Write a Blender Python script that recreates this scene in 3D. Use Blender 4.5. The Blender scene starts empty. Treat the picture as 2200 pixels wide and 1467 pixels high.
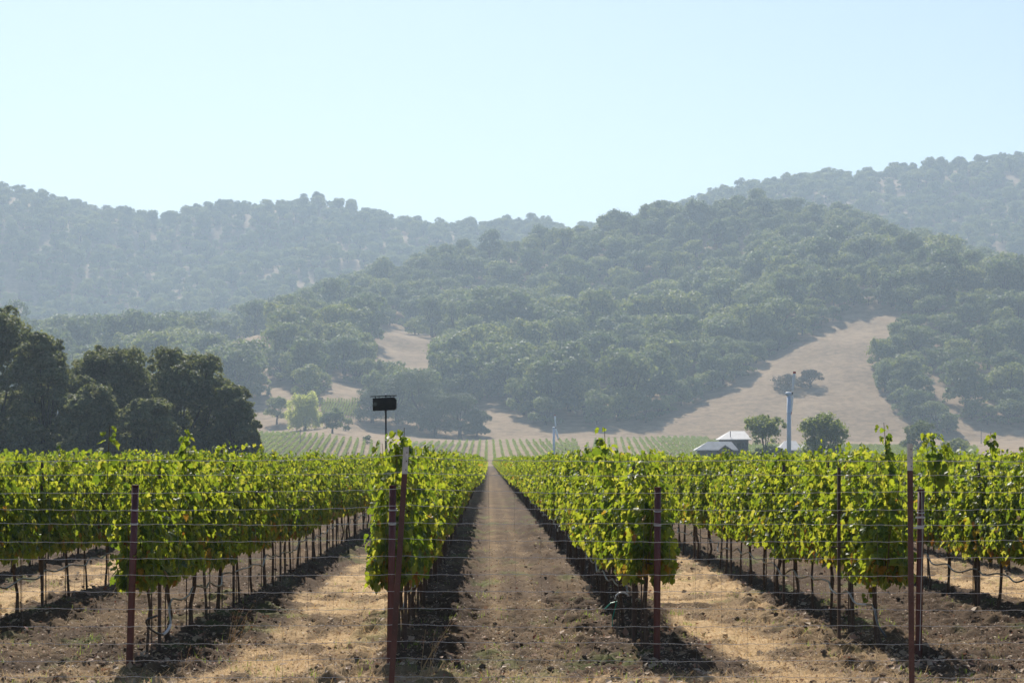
import bpy, math
import numpy as np
from mathutils import Vector

# ------------------------------------------------------------------ camera, sky, sun, exposure
SC = bpy.context.scene
COL = SC.collection
F, PX, PY, EYE = 4560.0, 1050.0, 988.0, 1.93      # focal length and vanishing point of the rows in photo pixels; eye height
cam_d = bpy.data.cameras.new('camera')
cam = bpy.data.objects.new('camera', cam_d); COL.objects.link(cam)
cam.location = (0, 0, EYE); cam.rotation_euler = (math.radians(90), 0, 0)
cam_d.sensor_width = 36; cam_d.lens = F / 2200 * 36
cam_d.shift_x = (1100 - PX) / 2200; cam_d.shift_y = (PY - 733.5) / 2200
cam_d.clip_start = 0.1; cam_d.clip_end = 9000
cam_d.dof.use_dof = True; cam_d.dof.focus_distance = 19.0; cam_d.dof.aperture_fstop = 13
SC.camera = cam

SUN_EL, SUN_AZ = math.radians(43), math.radians(10)     # azimuth: degrees left of straight ahead
w = bpy.data.worlds.new('World'); SC.world = w; w.use_nodes = True
sky = w.node_tree.nodes.new('ShaderNodeTexSky'); sky.sky_type = 'NISHITA'
sky.sun_disc = False; sky.sun_elevation = SUN_EL; sky.sun_rotation = -SUN_AZ
sky.air_density = 1.0; sky.dust_density = 0.9; sky.ozone_density = 4.0
bg = w.node_tree.nodes['Background']; bg.inputs['Strength'].default_value = 0.068
w.node_tree.links.new(sky.outputs[0], bg.inputs['Color'])
sun_d = bpy.data.lights.new('sun', 'SUN'); sun_d.energy = 4.7; sun_d.angle = math.radians(0.5); sun_d.color = (1.0, 0.94, 0.84)
sun = bpy.data.objects.new('sun', sun_d); COL.objects.link(sun)
SV = Vector((-math.sin(SUN_AZ) * math.cos(SUN_EL), math.cos(SUN_AZ) * math.cos(SUN_EL), math.sin(SUN_EL)))
sun.rotation_euler = SV.to_track_quat('Z', 'Y').to_euler(); sun.location = (0, 0, 60)
SC.view_settings.view_transform = 'Standard'; SC.view_settings.look = 'None'
SC.view_settings.exposure = 0.76; SC.view_settings.gamma = 1; SC.view_settings.use_curve_mapping = False
SC.cycles.max_bounces = 7; SC.cycles.diffuse_bounces = 2; SC.cycles.glossy_bounces = 2; SC.cycles.transmission_bounces = 4
SC.cycles.volume_bounces = 1; SC.cycles.use_denoising = True
HAZE_DENSITY = 0.00021

# ------------------------------------------------------------------ numpy helpers
def hsh(ix, iy, s):
    n = (ix.astype(np.int64) * 374761393 + iy.astype(np.int64) * 668265263 + s * 974634533) & 0x7fffffff
    n = ((n ^ (n >> 13)) * 1274126177) & 0x7fffffff
    return ((n ^ (n >> 16)) & 0xffff) / 65535.0
def vnoise(x, y, s=0):
    x = np.asarray(x, float); y = np.asarray(y, float)
    ix, iy = np.floor(x), np.floor(y); fx, fy = x - ix, y - iy
    fx = fx * fx * (3 - 2 * fx); fy = fy * fy * (3 - 2 * fy)
    a, b = hsh(ix, iy, s), hsh(ix + 1, iy, s); c, d = hsh(ix, iy + 1, s), hsh(ix + 1, iy + 1, s)
    return (a + (b - a) * fx) * (1 - fy) + (c + (d - c) * fx) * fy
def fbm(x, y, s=0, o=4):
    t, a, n = 0, 0.5, 0
    for k in range(o):
        t = t + a * vnoise(x * 2 ** k, y * 2 ** k, s + k * 17); n += a; a *= .5
    return t / n
def sstep(a, b, x):
    t = np.clip((x - a) / (b - a), 0, 1); return t * t * (3 - 2 * t)
def unit(v):
    return v / np.maximum(np.linalg.norm(v, axis=-1, keepdims=True), 1e-9)

class MB:
    """collects polygons and builds one mesh"""
    def __init__(s): s.v, s.l, s.t, s.m, s.n = [], [], [], [], 0
    def add(s, v, f, mat=0):                     # f: (n,k) index array into v
        v = np.asarray(v, float).reshape(-1, 3); f = np.asarray(f, int)
        s.v.append(v); s.l.append((f + s.n).ravel()); s.t.append(np.full(len(f), f.shape[1]))
        s.m.append(np.broadcast_to(np.asarray(mat, int), (len(f),)).copy()); s.n += len(v)
    def tube(s, p, r, n=6, cap=True, mat=0):
        p = np.asarray(p, float); m = len(p); r = np.broadcast_to(np.asarray(r, float), (m,))
        d = unit(np.gradient(p, axis=0)); up = np.where(np.abs(d[:, 2:3]) > .9, [[1., 0, 0]], [[0, 0, 1.]])
        a = unit(np.cross(d, up)); b = np.cross(d, a)
        th = np.arange(n) / n * 2 * np.pi
        v = p[:, None] + r[:, None, None] * (a[:, None] * np.cos(th)[None, :, None] + b[:, None] * np.sin(th)[None, :, None])
        i, j = np.meshgrid(np.arange(m - 1), np.arange(n), indexing='ij'); i, j = i.ravel(), j.ravel(); k = (j + 1) % n
        s.add(v.reshape(-1, 3), np.stack([i * n + j, i * n + k, (i + 1) * n + k, (i + 1) * n + j], 1), mat)
        if cap:
            s.l += [np.arange(n)[::-1] + s.n - m * n, np.arange(n) + s.n - n]; s.t += [np.array([n]), np.array([n])]
            s.m += [np.array([mat]), np.array([mat])]
    def box(s, c, e, rz=0.0, mat=0):
        c = np.asarray(c, float); e = np.asarray(e, float) / 2
        v = np.array([[x, y, z] for z in (-1, 1) for y in (-1, 1) for x in (-1, 1)], float) * e
        R = np.array([[math.cos(rz), -math.sin(rz), 0], [math.sin(rz), math.cos(rz), 0], [0, 0, 1]])
        s.add(v @ R.T + c, [[0, 2, 3, 1], [4, 5, 7, 6], [0, 1, 5, 4], [2, 6, 7, 3], [0, 4, 6, 2], [1, 3, 7, 5]], mat)
    def mesh(s, name, mats, smooth=False):
        me = bpy.data.meshes.new(name)
        v = np.concatenate(s.v).astype(np.float32); l = np.concatenate(s.l).astype(np.int32); t = np.concatenate(s.t).astype(np.int32)
        me.vertices.add(len(v)); me.vertices.foreach_set('co', v.ravel())
        me.loops.add(len(l)); me.loops.foreach_set('vertex_index', l)
        me.polygons.add(len(t)); me.polygons.foreach_set('loop_start', np.concatenate([[0], np.cumsum(t)[:-1]]).astype(np.int32))
        me.polygons.foreach_set('loop_total', t)
        for m in (mats if isinstance(mats, (list, tuple)) else [mats]): me.materials.append(m)
        me.polygons.foreach_set('material_index', np.concatenate(s.m).astype(np.int32))
        me.polygons.foreach_set('use_smooth', np.full(len(t), bool(smooth)))
        me.update(calc_edges=True); me.validate(); return me
    def obj(s, name, mats, parent=None, smooth=False):
        return link(name, s.mesh(name, mats, smooth), parent)
def link(name, me, parent=None):
    o = bpy.data.objects.new(name, me); COL.objects.link(o)
    if parent: o.parent = parent
    return o
def tag(o, label=None, cat=None, group=None, kind=None):
    if label: o['label'] = label
    if cat: o['category'] = cat
    if group: o['group'] = group
    if kind: o['kind'] = kind
    return o
def thing(name, label, cat, loc=(0, 0, 0), group=None, rz=0, sc=1):
    o = bpy.data.objects.new(name, None); COL.objects.link(o); o.location = loc; o.rotation_euler = (0, 0, rz)
    o.scale = (sc, sc, sc) if np.isscalar(sc) else sc; o.empty_display_size = .2
    return tag(o, label, cat, group)
def copy_tree(o, parent=None):
    c = o.copy(); COL.objects.link(c)
    if parent: c.parent = parent
    for ch in list(o.children): copy_tree(ch, c)
    return c

# ------------------------------------------------------------------ materials
def mat(name):
    m = bpy.data.materials.new(name); m.use_nodes = True; nt = m.node_tree
    return m, nt, nt.nodes['Principled BSDF']
def nd(nt, t, **k):
    n = nt.nodes.new(t)
    for a, b in k.items(): setattr(n, a, b)
    return n
def ramp(nt, stops, fac=None):
    r = nd(nt, 'ShaderNodeValToRGB'); e = r.color_ramp.elements
    while len(e) < len(stops): e.new(.5)
    for q, (p, c) in zip(e, stops): q.position = p; q.color = (*c, 1)
    if fac is not None: nt.links.new(fac, r.inputs[0])
    return r
def noise(nt, scale, detail=4, rough=.6, vec=None):
    n = nd(nt, 'ShaderNodeTexNoise'); n.inputs['Scale'].default_value = scale; n.inputs['Detail'].default_value = detail; n.inputs['Roughness'].default_value = rough
    if vec is None:
        g = nd(nt, 'ShaderNodeNewGeometry'); vec = g.outputs['Position']
    nt.links.new(vec, n.inputs['Vector']); return n
def mixc(nt, fac, a, b, mode='MIX'):
    m = nd(nt, 'ShaderNodeMix', data_type='RGBA', blend_type=mode)
    for s, v in ((m.inputs[0], fac), (m.inputs[6], a), (m.inputs[7], b)):
        if isinstance(v, (int, float)): s.default_value = v
        elif isinstance(v, tuple): s.default_value = (*v, 1)
        else: nt.links.new(v, s)
    return m.outputs[2]
def solid(name, c1, c2, scale=8, rough=.7, spec=.3, metal=0, objspace=True, bump=0):
    m, nt, p = mat(name)
    vec = nd(nt, 'ShaderNodeTexCoord').outputs['Object'] if objspace else None
    n = noise(nt, scale, 5, .65, vec)
    r = ramp(nt, [(.3, c1), (.72, c2)], n.outputs[0]); nt.links.new(r.outputs[0], p.inputs['Base Color'])
    p.inputs['Roughness'].default_value = rough; p.inputs['Specular IOR Level'].default_value = spec; p.inputs['Metallic'].default_value = metal
    if bump:
        b = nd(nt, 'ShaderNodeBump'); b.inputs['Strength'].default_value = bump; b.inputs['Distance'].default_value = .01
        nt.links.new(n.outputs[0], b.inputs['Height']); nt.links.new(b.outputs[0], p.inputs['Normal'])
    return m
def leafmat(name, refl, trans, tmix, rough=.5, spec=.35, patch=0.0):
    """leaves: reflecting face + light passing through; one tint per leaf"""
    m, nt, p = mat(name); g = nd(nt, 'ShaderNodeNewGeometry')
    fac = g.outputs['Random Per Island']
    n = len(refl)
    pos = [i / max(1, n - 1) for i in range(n)]
    r1 = ramp(nt, list(zip(pos, refl)), fac); r2 = ramp(nt, list(zip(pos, trans)), fac)
    c1, c2 = r1.outputs[0], r2.outputs[0]
    if patch:
        oi = nd(nt, 'ShaderNodeObjectInfo')
        tint = ramp(nt, [(0, (1 - patch, 1 - patch * .8, 1 - patch)), (.5, (1, 1, 1)), (1, (1 + patch, 1 + patch * .7, 1 - patch * .2))], oi.outputs['Random'])
        c1 = mixc(nt, 1.0, c1, tint.outputs[0], 'MULTIPLY'); c2 = mixc(nt, 1.0, c2, tint.outputs[0], 'MULTIPLY')
    nt.links.new(c1, p.inputs['Base Color']); p.inputs['Roughness'].default_value = rough; p.inputs['Specular IOR Level'].default_value = spec
    t = nd(nt, 'ShaderNodeBsdfTranslucent'); nt.links.new(c2, t.inputs['Color'])
    mx = nd(nt, 'ShaderNodeMixShader'); mx.inputs[0].default_value = tmix
    nt.links.new(p.outputs[0], mx.inputs[1]); nt.links.new(t.outputs[0], mx.inputs[2])
    nt.links.new(mx.outputs[0], nt.nodes['Material Output'].inputs[0]); return m

M = {}
M['leaf'] = leafmat('vine_leaf', [(.030, .065, .012), (.05, .10, .014), (.07, .125, .018), (.12, .15, .022)],
                    [(.17, .26, .02), (.33, .42, .024), (.50, .56, .032), (.66, .63, .07)], .46, .5, .34)
M['yleaf'] = leafmat('yellowed_vine_leaf', [(.22, .12, .015), (.34, .20, .02), (.20, .09, .012)], [(.55, .33, .03), (.6, .44, .04), (.42, .18, .03)], .45, .5, .3)
M['oak'] = leafmat('oak_leaf', [(.07, .088, .045), (.11, .13, .065), (.16, .175, .095), (.24, .235, .14)],
                   [(.16, .19, .05), (.21, .24, .07), (.27, .29, .09), (.34, .33, .12)], .42, .6, .25)
M['hill'] = leafmat('hill_tree_leaf', [(.075, .10, .038), (.105, .135, .05), (.14, .165, .06), (.18, .20, .082)],
                    [(.16, .22, .05), (.21, .27, .06), (.26, .31, .07), (.32, .33, .10)], .36, .6, .25, patch=.42)
M['grove'] = leafmat('grove_oak_leaf', [(.045, .066, .032), (.065, .09, .04), (.085, .11, .05), (.11, .13, .065)], [(.08, .12, .03), (.11, .15, .04), (.14, .17, .05), (.16, .18, .06)], .28, .6, .25)
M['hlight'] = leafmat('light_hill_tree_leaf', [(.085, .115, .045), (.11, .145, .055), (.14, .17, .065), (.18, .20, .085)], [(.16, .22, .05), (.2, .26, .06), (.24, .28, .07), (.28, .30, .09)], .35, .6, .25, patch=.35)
M['willow'] = leafmat('yellow_green_leaf', [(.16, .19, .04), (.24, .26, .06), (.3, .31, .08)], [(.55, .62, .10), (.65, .68, .12), (.7, .7, .16)], .5, .5, .3)
M['walnut'] = leafmat('yard_tree_leaf', [(.05, .075, .018), (.075, .10, .024), (.13, .14, .03)], [(.22, .30, .04), (.3, .37, .05), (.42, .44, .07)], .45, .5, .3)
M['brush'] = leafmat('brown_brush', [(.06, .045, .028), (.085, .06, .036), (.07, .07, .03)], [(.12, .08, .05), (.14, .1, .05), (.12, .14, .05)], .3, .7, .2)
M['bark'] = solid('oak_bark', (.035, .028, .022), (.09, .075, .06), 6, .9, .1)
M['vbark'] = solid('vine_bark', (.055, .036, .026), (.14, .098, .072), 30, .9, .1, bump=.6)
M['cane'] = solid('green_brown_cane', (.10, .06, .025), (.16, .13, .04), 12, .7, .2)
M['stake'] = solid('brown_steel_stake', (.045, .025, .018), (.09, .055, .04), 14, .55, .4)
M['rust'] = solid('rust_red_steel', (.060, .013, .010), (.125, .030, .022), 9, .5, .45)
M['tpost'] = solid('dark_red_brown_steel', (.050, .014, .011), (.10, .030, .024), 12, .45, .5)
M['white'] = solid('weathered_white_paint', (.40, .37, .34), (.62, .60, .57), 30, .6, .3)
M['galv'] = solid('galvanised_wire', (.50, .50, .50), (.66, .66, .66), 20, .4, .5, metal=.45)
M['dullwire'] = solid('dull_stay_wire', (.10, .095, .09), (.17, .16, .15), 20, .6, .3)
M['hose'] = solid('black_drip_tube', (.018, .018, .02), (.035, .035, .038), 10, .28, .6)
M['pvc'] = solid('grey_white_pvc', (.42, .43, .45), (.6, .6, .62), 10, .4, .5)
M['tape'] = solid('green_tie_tape', (.02, .25, .18), (.03, .33, .22), 10, .5, .4)
M['darkwood'] = solid('dark_stained_wood', (.012, .009, .008), (.026, .019, .016), 12, .8, .2)
M['iron'] = solid('dark_iron', (.02, .018, .017), (.04, .035, .032), 12, .6, .4)
M['tower'] = solid('pale_blue_grey_steel', (.50, .56, .66), (.62, .67, .74), 1.5, .45, .4)
M['blade'] = solid('white_blade', (.82, .83, .85), (.88, .89, .9), 2, .4, .4)
M['redtip'] = solid('red_blade_tip', (.35, .03, .02), (.42, .05, .03), 2, .5, .3)
M['roof'] = solid('pale_grey_roof', (.42, .40, .38), (.56, .54, .52), .9, .6, .3)
M['wall'] = solid('dull_brown_wall', (.10, .085, .075), (.16, .14, .12), .8, .8, .2)
M['trim'] = solid('dark_trim', (.05, .045, .04), (.08, .07, .06), 2, .7, .2)
M['glass'] = solid('dark_window_glass', (.02, .025, .03), (.03, .035, .04), 1, .1, .6)
M['pole'] = solid('grey_wood_pole', (.09, .08, .075), (.15, .135, .12), 3, .85, .15)
M['dstraw'] = leafmat('dry_straw', [(.30, .19, .075), (.44, .30, .14), (.56, .41, .22), (.36, .20, .08)], [(.36, .24, .10), (.5, .35, .17), (.6, .45, .25), (.4, .24, .1)], .4, .7, .2)
M['litter'] = leafmat('dry_leaf_litter', [(.22, .14, .09), (.34, .24, .15), (.45, .35, .25), (.26, .10, .06)], [(.3, .2, .1), (.4, .3, .2), (.5, .4, .3), (.3, .1, .05)], .15, .7, .3)
M['clod'] = solid('soil_clod', (.085, .058, .04), (.15, .105, .075), 9, .95, .1, objspace=False)
M['weed'] = leafmat('green_weed', [(.06, .10, .02), (.09, .14, .03), (.13, .16, .04)], [(.3, .4, .05), (.35, .45, .06), (.4, .45, .1)], .45, .5, .3)

def ground_material(name):
    m, nt, p = mat(name)
    at = lambda a: nd(nt, 'ShaderNodeAttribute', attribute_name=a).outputs['Fac']
    n1, n2, n3 = noise(nt, 2.2, 6, .7), noise(nt, 22, 5, .7), noise(nt, .03, 6, .65)
    soil = ramp(nt, [(.25, (.036, .022, .013)), (.5, (.068, .043, .026)), (.75, (.118, .078, .047))], n2.outputs[0]).outputs[0]
    soil = mixc(nt, .5, soil, ramp(nt, [(.3, (.046, .029, .018)), (.7, (.094, .060, .036))], n1.outputs[0]).outputs[0])
    straw = ramp(nt, [(.3, (.17, .10, .050)), (.5, (.40, .27, .13)), (.68, (.68, .51, .31))], n2.outputs[0]).outputs[0]
    straw = mixc(nt, .45, straw, ramp(nt, [(.34, (.22, .12, .055)), (.62, (.62, .45, .26))], n1.outputs[0]).outputs[0])
    c = mixc(nt, at('straw'), soil, straw)
    c = mixc(nt, at('green'), c, (.10, .13, .035))
    n4 = noise(nt, .22, 6, .75)
    hill = ramp(nt, [(.3, (.125, .085, .045)), (.5, (.22, .15, .084)), (.7, (.31, .22, .135))], n3.outputs[0]).outputs[0]
    hill = mixc(nt, .4, hill, ramp(nt, [(.36, (.085, .06, .032)), (.62, (.36, .255, .155))], n4.outputs[0]).outputs[0])
    c = mixc(nt, at('far'), c, hill)
    nt.links.new(c, p.inputs['Base Color']); p.inputs['Roughness'].default_value = .95; p.inputs['Specular IOR Level'].default_value = .1
    b = nd(nt, 'ShaderNodeBump'); b.inputs['Strength'].default_value = .7; b.inputs['Distance'].default_value = .02
    nt.links.new(n2.outputs[0], b.inputs['Height']); nt.links.new(b.outputs[0], p.inputs['Normal'])
    return m
M['ground'] = ground_material('dry_vineyard_ground')

# ------------------------------------------------------------------ terrain: real heights from distances and sight angles
ROW, ROW0 = 2.4, -0.88                     # row spacing, x of the row just left of the lane
DE = 590.0                                 # far end of the near vineyard block
U = lambda *p: (np.array([q[0] for q in p], float), np.array([q[1] for q in p], float))
C_FOOT = U((-600, 946), (0, 942), (400, 936), (520, 932), (600, 925), (700, 914), (780, 926), (900, 938), (1000, 944), (1100, 941), (1300, 941), (1500, 944), (1900, 949), (2200, 945), (2800, 940))
D1 = U((-600, 800), (0, 775), (300, 764), (430, 752), (550, 716), (700, 706), (800, 716), (880, 738), (950, 745), (1050, 740), (1200, 738), (1300, 726), (1400, 716), (1500, 694), (1600, 662), (1700, 634), (1850, 606), (2000, 598), (2100, 610), (2200, 630), (2400, 650), (2800, 690))
D2 = U((-600, 780), (300, 750), (430, 735), (560, 705), (700, 668), (800, 622), (950, 588), (1100, 555), (1250, 524), (1400, 496), (1500, 484), (1650, 476), (1800, 496), (1950, 536), (2100, 590), (2300, 640), (2800, 690))
FR = U((-900, 415), (0, 418), (100, 440), (200, 464), (350, 490), (400, 468), (550, 456), (680, 438), (800, 474), (900, 490), (1000, 500), (1100, 488), (1160, 492), (1240, 512), (1350, 500), (1460, 452), (1550, 432), (1640, 410), (1700, 396), (1850, 390), (2000, 372), (2100, 360), (2200, 348), (2600, 325))
def zpx(y, d): return EYE + (PY - y) / F * d
def height(x, y):
    x = np.asarray(x, float); y = np.asarray(y, float); d = np.maximum(y, 1.0)
    u = PX + F * x / d
    zC, z1, z2, zF = zpx(np.interp(u, *C_FOOT), 980), zpx(np.interp(u, *D1), 1300), zpx(np.interp(u, *D2), 1650), zpx(np.interp(u, *FR), 2500)
    z2 = np.maximum(z2, z1 - 10); zv = np.minimum(z1 * .9, z2 * .72)
    ds = [0, 560, 640, 980, 1300, 1390, 1650, 1850, 2500, 2700, 3400]
    zs = [0 * u, 0 * u + .05, 0 * u + .6, zC, z1, z1 + np.maximum(-6, (z2 - z1) * .18), z2, np.maximum(zv, 30), zF, zF - 12, zF - 90]
    z = np.zeros_like(u)
    for i in range(len(ds) - 1):
        t = np.clip((d - ds[i]) / (ds[i + 1] - ds[i]), 0, 1)
        t2 = t if i in (2, 3) else (t * .6 + .4 * t * t * (3 - 2 * t))
        z = np.where((d >= ds[i]) & (d <= ds[i + 1] + 1e-6), zs[i] + (zs[i + 1] - zs[i]) * t2, z)
    k = sstep(1000, 1200, d)
    z = z + k * (fbm(x / 70 + 9, y / 70, 3, 3) - .5) * 14 + sstep(1700, 1950, d) * (1 - sstep(2300, 2500, d)) * (fbm(x / 260, y / 260, 8, 3) - .5) * 90
    z = z + sstep(700, 900, d) * (fbm(x / 25, y / 25, 5, 3) - .5) * 1.5
    return z
def lane(x):
    q = (np.asarray(x) - ROW0) / ROW; i = np.floor(q); return i, q - i         # lane index (0 = the dirt lane), place across it
def straw_amount(x, y):
    i, f = lane(x); wob = (fbm(x * 1.2, y * .5, 31, 3) - .5) * .30
    odd = (i.astype(int) % 2) != 0
    c = np.where(odd, sstep(.26, .36, f + wob) * (1 - sstep(.86, .96, f + wob)), 0)
    c = c * (.40 + .7 * sstep(.38, .58, fbm(x * .9, y * .4, 77, 4))) * (1 - .7 * sstep(.66, .76, vnoise(x * 3.2, y * 1.6, 79)))
    mid = (i == 0)                                                              # the dirt lane carries only a little chaff down its middle
    c = np.where(mid, (.17 * np.exp(-((f - .40) / .05) ** 2) + .13 * np.exp(-((f - .63) / .045) ** 2)) * (.5 + fbm(x * 2, y * .25, 45, 3)) + .06 * np.exp(-((f - .5) / .12) ** 2) + .12 * sstep(.55, .7, fbm(x * 1.5, y * .7, 5, 3)), c)
    c = np.where(~odd & ~mid, .14 * sstep(.5, .7, fbm(x * 1.3, y * .6, 15, 3)), c)
    hd = 1 - sstep(18.2, 19.3, y + (fbm(x * .8, y, 3, 3) - .5) * 1.2)          # headland in front of the rows
    hs = .25 + .5 * sstep(.4, .65, fbm(x * .9, y * .9, 41, 3))
    return np.clip(c * (1 - hd) + hd * np.maximum(c * .9, hs), 0, 1)
def micro(x, y):
    i, f = lane(x); odd = (i.astype(int) % 2) != 0
    s = straw_amount(x, y); rowd = np.minimum(f, 1 - f) * ROW
    tilled = 1 - s * .75
    fade = 1 - sstep(60, 140, y)
    h = (fbm(x * 5, y * 4, 51, 3) - .5) * .14 * tilled + (vnoise(x * 16, y * 14, 61) - .5) * .05 * tilled + (vnoise(x * 31, y * 26, 67) - .5) * .035 * tilled
    h = h - .045 * np.where(i == 0, np.exp(-((f - .3) / .055) ** 2) + np.exp(-((f - .7) / .055) ** 2), 0) * (.5 + vnoise(x * .7, y * .35, 93))
    rough = np.exp(-((rowd - .45) / .25) ** 2)
    h = h + rough * np.maximum(0, vnoise(x * 7, y * 6, 71) - .42) * .19
    h = h * fade + .06 * np.exp(-(rowd / .3) ** 2) * (y > 19) * (1 - sstep(DE - 5, DE, y))
    return np.where(y < 10, 0, h)

ys1 = np.concatenate([np.linspace(-9, 14, 14, endpoint=False), np.arange(14, 17, .25), np.arange(17, 30, .038), np.arange(30, 60, .14), np.arange(60, 150, .6), np.arange(150, 640, 5), [640]])
ys2 = np.concatenate([[640], np.arange(648, 2700, 9), np.arange(2720, 3420, 40)])
tt = np.concatenate([np.linspace(-1.15, -.28, 36, endpoint=False), np.arange(-.28, .2801, .0013), np.linspace(.28, 1.15, 37)[1:]])
def sheet(name, ys, micro_on):
    Y, T = np.meshgrid(ys, tt, indexing='ij'); X = T * (Y + 10)
    Z = height(X, Y)
    st = straw_amount(X, Y)
    far = sstep(DE - 6, DE + 4, Y)
    if micro_on: Z = Z + micro(X, Y)
    green = np.where(Y < 120, sstep(.62, .80, fbm(X * 1.6, Y * .8, 91, 3)) * .5, 0) * (1 - far)
    b = MB(); nr, nc = Y.shape
    i, j = np.meshgrid(np.arange(nr - 1), np.arange(nc - 1), indexing='ij'); i, j = i.ravel(), j.ravel()
    b.add(np.stack([X, Y, Z], -1).reshape(-1, 3), np.stack([i * nc + j, i * nc + j + 1, (i + 1) * nc + j + 1, (i + 1) * nc + j], 1))
    o = b.obj(name, M['ground'], smooth=True)
    for nme, a in (('straw', st), ('far', far), ('green', green)):
        at = o.data.attributes.new(nme, 'FLOAT', 'POINT'); at.data.foreach_set('value', a.astype(np.float32).ravel())
    return tag(o, kind='structure')
sheet('ground', ys1, True)
sheet('hills', ys2, False)
def gz(x, y): return float(height(np.array([x]), np.array([y]))[0] + micro(np.array([x]), np.array([y]))[0])
def hit(u, ypx, d0=700, d1=2600):
    """first point of the terrain met by the line of sight through a photo point"""
    d = np.arange(d0, d1, 2.0); z = height((u - PX) / F * d, d); k = np.argmax(PY - (z - EYE) / d * F <= ypx)
    return (u - PX) / F * d[k], d[k], z[k]

# ------------------------------------------------------------------ trees
def leaf_quads(b, P, N, size, rng, mt=0, asp=.75):
    n = len(P); N = unit(N); t = unit(np.cross(N, unit(rng.normal(size=(n, 3))))); s = np.cross(N, t)
    L = (size * rng.uniform(.65, 1.35, n))[:, None]
    v = np.stack([P - t * L * .55, P + s * L * asp * .5 + N * L * .12, P + t * L * .55, P - s * L * asp * .5 + N * L * .12], 1)
    b.add(v.reshape(-1, 3), np.arange(n * 4).reshape(n, 4), mt)
def lobe_leaves(b, lobes, n, size, rng, cl=.34, mt=0, shell=.62, droop=0., rnd=.4):
    """leaf clumps spread over the lobes of a crown"""
    vol = np.array([l[3] * l[4] + l[4] * l[5] + l[3] * l[5] for l in lobes]); cnt = np.maximum(1, (n * vol / vol.sum()).astype(int))
    for l, k in zip(lobes, cnt):
        c, r = np.array(l[:3]), np.array(l[3:])
        nc = max(6, int(13 * (r.mean() / max(size, .2)) ** .6))
        d = unit(rng.normal(size=(nc, 3))); d[:, 2] = np.where(d[:, 2] < -.35, -d[:, 2], d[:, 2])
        cc = c + d * r * rng.uniform(shell, 1.0, (nc, 1)); cr = r.mean() * cl * rng.uniform(.6, 1.35, nc)
        w = rng.integers(0, nc, k); dd = unit(rng.normal(size=(k, 3)))
        far_ = np.where(rng.uniform(size=k) < .14, rng.uniform(1.0, 1.75, k), 1.0)   # stray sprigs beyond the clumps
        P = cc[w] + dd * (cr[w] * rng.uniform(.35, 1, k) ** .6 * far_)[:, None] * np.array([1, 1, .72])
        P[:, 2] -= droop * rng.uniform(0, 1, k) ** 2
        N = dd + .5 * (P - c) / r + rng.normal(size=(k, 3)) * rnd + np.array([0, 0, .3])
        leaf_quads(b, P, N, size, rng, mt)
def tree_lobes(rng, h, wd, nl, low=.18, flat=1.0, skirt=0, rl=.13, rh=.22):
    out = [(0, 0, h * .55, wd * .30, wd * .30, h * .30)]
    for k in range(nl):
        a = k * 2.399 + rng.uniform(-.5, .5); zz = rng.uniform(low, .84) if k > 2 else rng.uniform(.62, .84)
        env = math.sqrt(max(.05, 1 - ((zz - .45) / .56) ** 2))
        rr = wd * rng.uniform(rl, rh); R = max(0, wd * .5 * env - rr * .8) * rng.uniform(.55, 1.05)
        out.append((math.cos(a) * R, math.sin(a) * R, zz * h, rr, rr, rr * rng.uniform(.65, .95) * flat))
    for k in range(skirt):                       # low boughs that hang close to the ground
        a = k / skirt * 6.283 + rng.uniform(-.3, .3); rr = wd * rng.uniform(.12, .17); R = wd * rng.uniform(.27, .37)
        out.append((math.cos(a) * R, math.sin(a) * R, h * rng.uniform(.13, .26), rr, rr, h * rng.uniform(.11, .17)))
    o = np.array(out); kz = h / (o[:, 2] + o[:, 5] * 1.12).max(); kx = wd / ((o[:, 0] + o[:, 3] * 1.1).max() - (o[:, 0] - o[:, 3] * 1.1).min())
    return [tuple(q * np.array([kx, kx, kz, kx, kx, kz])) for q in o]
def tree_trunk(b, lobes, h, wd, rng, mt=0, r0=None):
    r0 = r0 or wd * .035; fork = h * rng.uniform(.16, .24)
    base = np.array([[0, 0, -.6], [rng.normal() * .05, 0, fork * .5], [rng.normal() * .15, rng.normal() * .15, fork]])
    b.tube(base, [r0 * 1.35, r0, r0 * .9], 8, mat=mt)
    for l in lobes[:9]:
        e = np.array(l[:3]); s = base[-1]; m = (s + e) / 2 + np.array([e[0] * .12, e[1] * .12, -.04 * h]) + rng.normal(size=3) * wd * .02
        b.tube([s - [0, 0, .1], (s + m) / 2 + [0, 0, .02 * h], m, e], [r0 * .6, r0 * .45, r0 * .32, r0 * .12], 6, mat=mt)
PROTO_HILL = []
def hill_proto(i):
    rng = np.random.default_rng(100 + i); h, wd = (12.5, 13.5) if i < 8 else (13.5, 11.5)
    lob = tree_lobes(rng, h, wd, 7 + i % 4, .3, skirt=6, rl=.15, rh=.26)
    b = MB(); lobe_leaves(b, lob, 3000, .80, rng, .38, 0, rnd=.16); tree_trunk(b, lob, h, wd, rng, 1)
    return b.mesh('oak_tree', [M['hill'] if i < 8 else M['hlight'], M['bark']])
PROTO_HILL = [hill_proto(i) for i in range(12)]

def big_tree(label, cat, u, d, base_z, h, wd, seed, leaf, mats, n, lsize, low=.12, group=None, name='oak_tree', nl=18, droop=0., skirt=0, cl=.30, rl=.13, rh=.22):
    rng = np.random.default_rng(seed); x = (u - PX) / F * d
    t = thing(name, label, cat, (x, d, base_z), group, rng.uniform(0, 6))
    lob = tree_lobes(rng, h, wd, nl, low, skirt=skirt, rl=rl, rh=rh)
    b = MB(); lobe_leaves(b, lob, n, lsize, rng, cl, 0, droop=droop); b.obj('crown', mats, t)
    b = MB(); tree_trunk(b, lob, h, wd, rng, 0); b.obj('trunk', M['bark'], t, True)
    return t
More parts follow.
